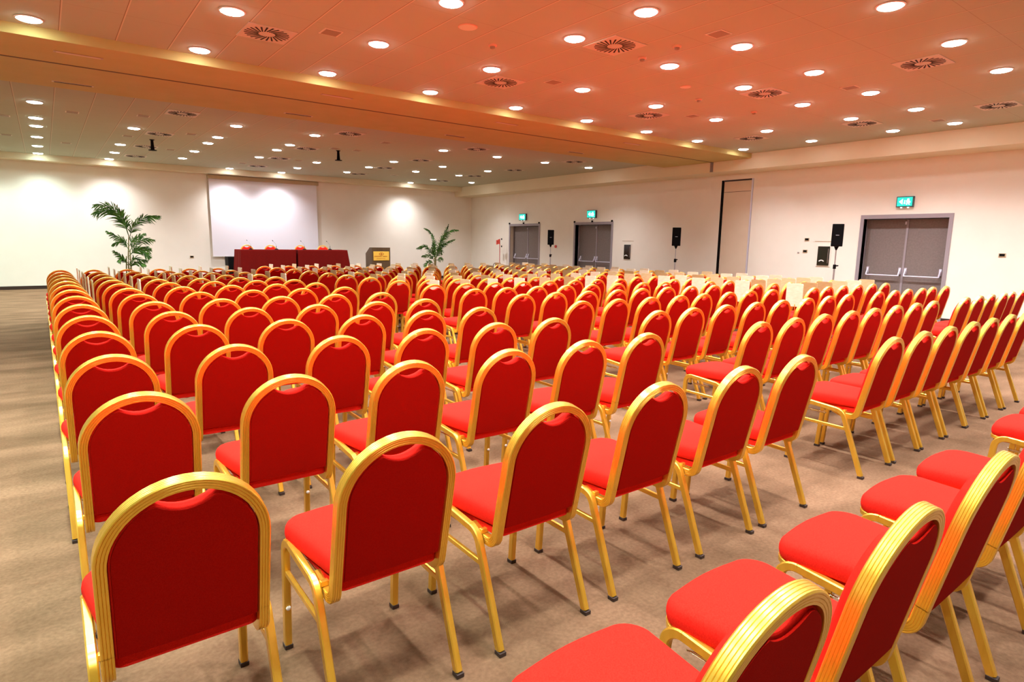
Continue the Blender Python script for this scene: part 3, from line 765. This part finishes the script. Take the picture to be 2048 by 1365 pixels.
def palm(name, loc, fronds, stems, label, seed, pot):
    rnd = random.Random(seed); t = thing(name, label, 'potted palm', loc)
    pr = pot
    p_ = MB().lathe((0, 0, 0), [(pr * .72, 0), (pr * .78, .01), (pr, .36), (pr * 1.08, .37), (pr * 1.08, .42), (pr * .96, .42), (pr * .93, .38)], 28).obj('pot', 'pot', t, 45)
    MB().lathe((0, 0, .3805), [(pr * .9, 0), (pr * .5, .012)], 20).obj('soil', 'soil', p_, 60)
    for st in stems:
        P = catmull([(x, y, z) for x, y, z in st], 5); MB().tube(P, [.020 - .009 * i / (len(P) - 1) for i in range(len(P))], 8).obj('stem', 'stem', t, 60)
    for i, (pts, lf) in enumerate(fronds): frond(t, pts, rnd.uniform(-.35, .35), lf, .025, rnd)
bx = 1.50
FL = [([(1.55, 1.50), (1.45, 1.88), (1.31, 2.08), (1.15, 2.16), (.93, 2.15)], .30), ([(1.55, 1.5), (1.50, 1.74), (1.36, 1.98), (1.14, 2.06), (.92, 1.97)], .30),
      ([(1.55, 1.42), (1.64, 1.71), (1.82, 1.89), (2.0, 1.94), (2.16, 1.95)], .22), ([(1.54, 1.30), (1.42, 1.43), (1.27, 1.51), (1.13, 1.61)], .14),
      ([(1.55, 1.28), (1.62, 1.41), (1.75, 1.49), (1.92, 1.57)], .15), ([(1.53, 1.15), (1.68, 1.36), (1.85, 1.42), (2.04, 1.42)], .2), ([(1.52, 1.05), (1.68, 1.2), (1.81, 1.21), (2.01, 1.21)], .2),
      ([(1.48, .90), (1.4, 1.01), (1.29, 1.11), (1.21, 1.17)], .12), ([(1.48, .85), (1.39, .98), (1.33, .98), (1.27, .93)], .12), ([(1.52, .85), (1.62, 1.01), (1.72, .97), (1.87, .94)], .14),
      ([(1.51, .75), (1.58, .88), (1.69, .9), (1.8, .84)], .14), ([(1.55, 1.1), (1.68, 1.18), (1.81, 1.16), (1.91, 1.02)], .2), ([(1.53, 1.2), (1.41, 1.38), (1.31, 1.35), (1.22, 1.29)], .12)]
palm('potted_palm', (bx, 16.5, 0), [([(x - bx, z) for x, z in f], lf) for f, lf in FL],
     [[(0, 0, .36), (.0, .02, .9), (.05, 0, 1.52)], [(-.04, .02, .36), (-.05, .03, .7), (-.03, 0, 1.05)], [(.05, -.02, .36), (.04, -.02, .8), (.05, 0, 1.2)], [(.02, .05, .36), (.06, .05, .6), (.03, .02, .9)]],
     'tall potted palm with arching fronds by the far wall, left of the screen', 3, .2)
bx = 10.12
FR = [([(10.15, .85), (10.15, 1.28), (10.1, 1.61), (9.95, 1.82), (9.78, 1.9)], .13), ([(10.17, .93), (10.33, 1.42), (10.48, 1.65), (10.76, 1.84), (11.0, 1.86)], .18), ([(10.17, .93), (10.33, 1.28), (10.56, 1.45), (10.82, 1.56)], .14),
      ([(10.11, 1.02), (9.94, 1.2), (9.79, 1.33), (9.51, 1.25)], .16), ([(10.11, .98), (10.02, 1.18), (9.94, 1.30), (9.87, 1.33)], .14), ([(10.11, .85), (9.98, 1.02), (9.83, 1.03), (9.69, 1.0)], .14),
      ([(10.17, .85), (10.32, .90), (10.48, .93), (10.66, .9)], .14), ([(10.11, .75), (9.94, .83), (9.79, .80), (9.65, .69)], .15), ([(10.17, .93), (10.36, 1.15), (10.48, 1.17), (10.56, 1.05)], .14),
      ([(10.17, 1.02), (10.4, 1.52), (10.5, 1.85), (10.52, 2.03)], .2), ([(10.21, .88), (10.13, 1.08), (10.25, 1.35), (10.29, 1.42)], .15), ([(10.13, .9), (10.10, 1.15), (10.05, 1.35), (10.0, 1.5)], .12)]
palm('potted_palm', (bx, 17.5, 0), [([(x - bx, z) for x, z in f], lf) for f, lf in FR],
     [[(0, 0, .36), (.03, .02, .7), (.04, 0, 1.0)], [(.04, .02, .36), (.06, .02, .7), (.05, 0, 1.0)], [(-.03, -.02, .36), (0, -.01, .7), (-.01, 0, .95)]],
     'potted palm in a terracotta pot near the far right corner', 5, .19)

# ------------------------------------------------------------------ world, camera, view
wd = bpy.data.worlds.new('world'); bpy.context.scene.world = wd; wd.use_nodes = True
wd.node_tree.nodes['Background'].inputs[0].default_value = (.02, .02, .02, 1); wd.node_tree.nodes['Background'].inputs[1].default_value = 1
cam = bpy.data.cameras.new('camera'); co = bpy.data.objects.new('camera', cam); COL.objects.link(co)
cam.sensor_width = 36; cam.sensor_fit = 'HORIZONTAL'; cam.lens = F_PX / 2048 * 36; cam.clip_start = .05; cam.clip_end = 100
mw = Matrix((rgt, upv, -fwd)).transposed().to_4x4(); mw.translation = Vector((0, 0, H)); co.matrix_world = mw
sc_ = bpy.context.scene; sc_.camera = co
sc_.view_settings.view_transform = 'Standard'; sc_.view_settings.look = 'None'; sc_.view_settings.exposure = 0; sc_.view_settings.gamma = 1
sc_.view_settings.use_curve_mapping = False
print('chairs', nch)
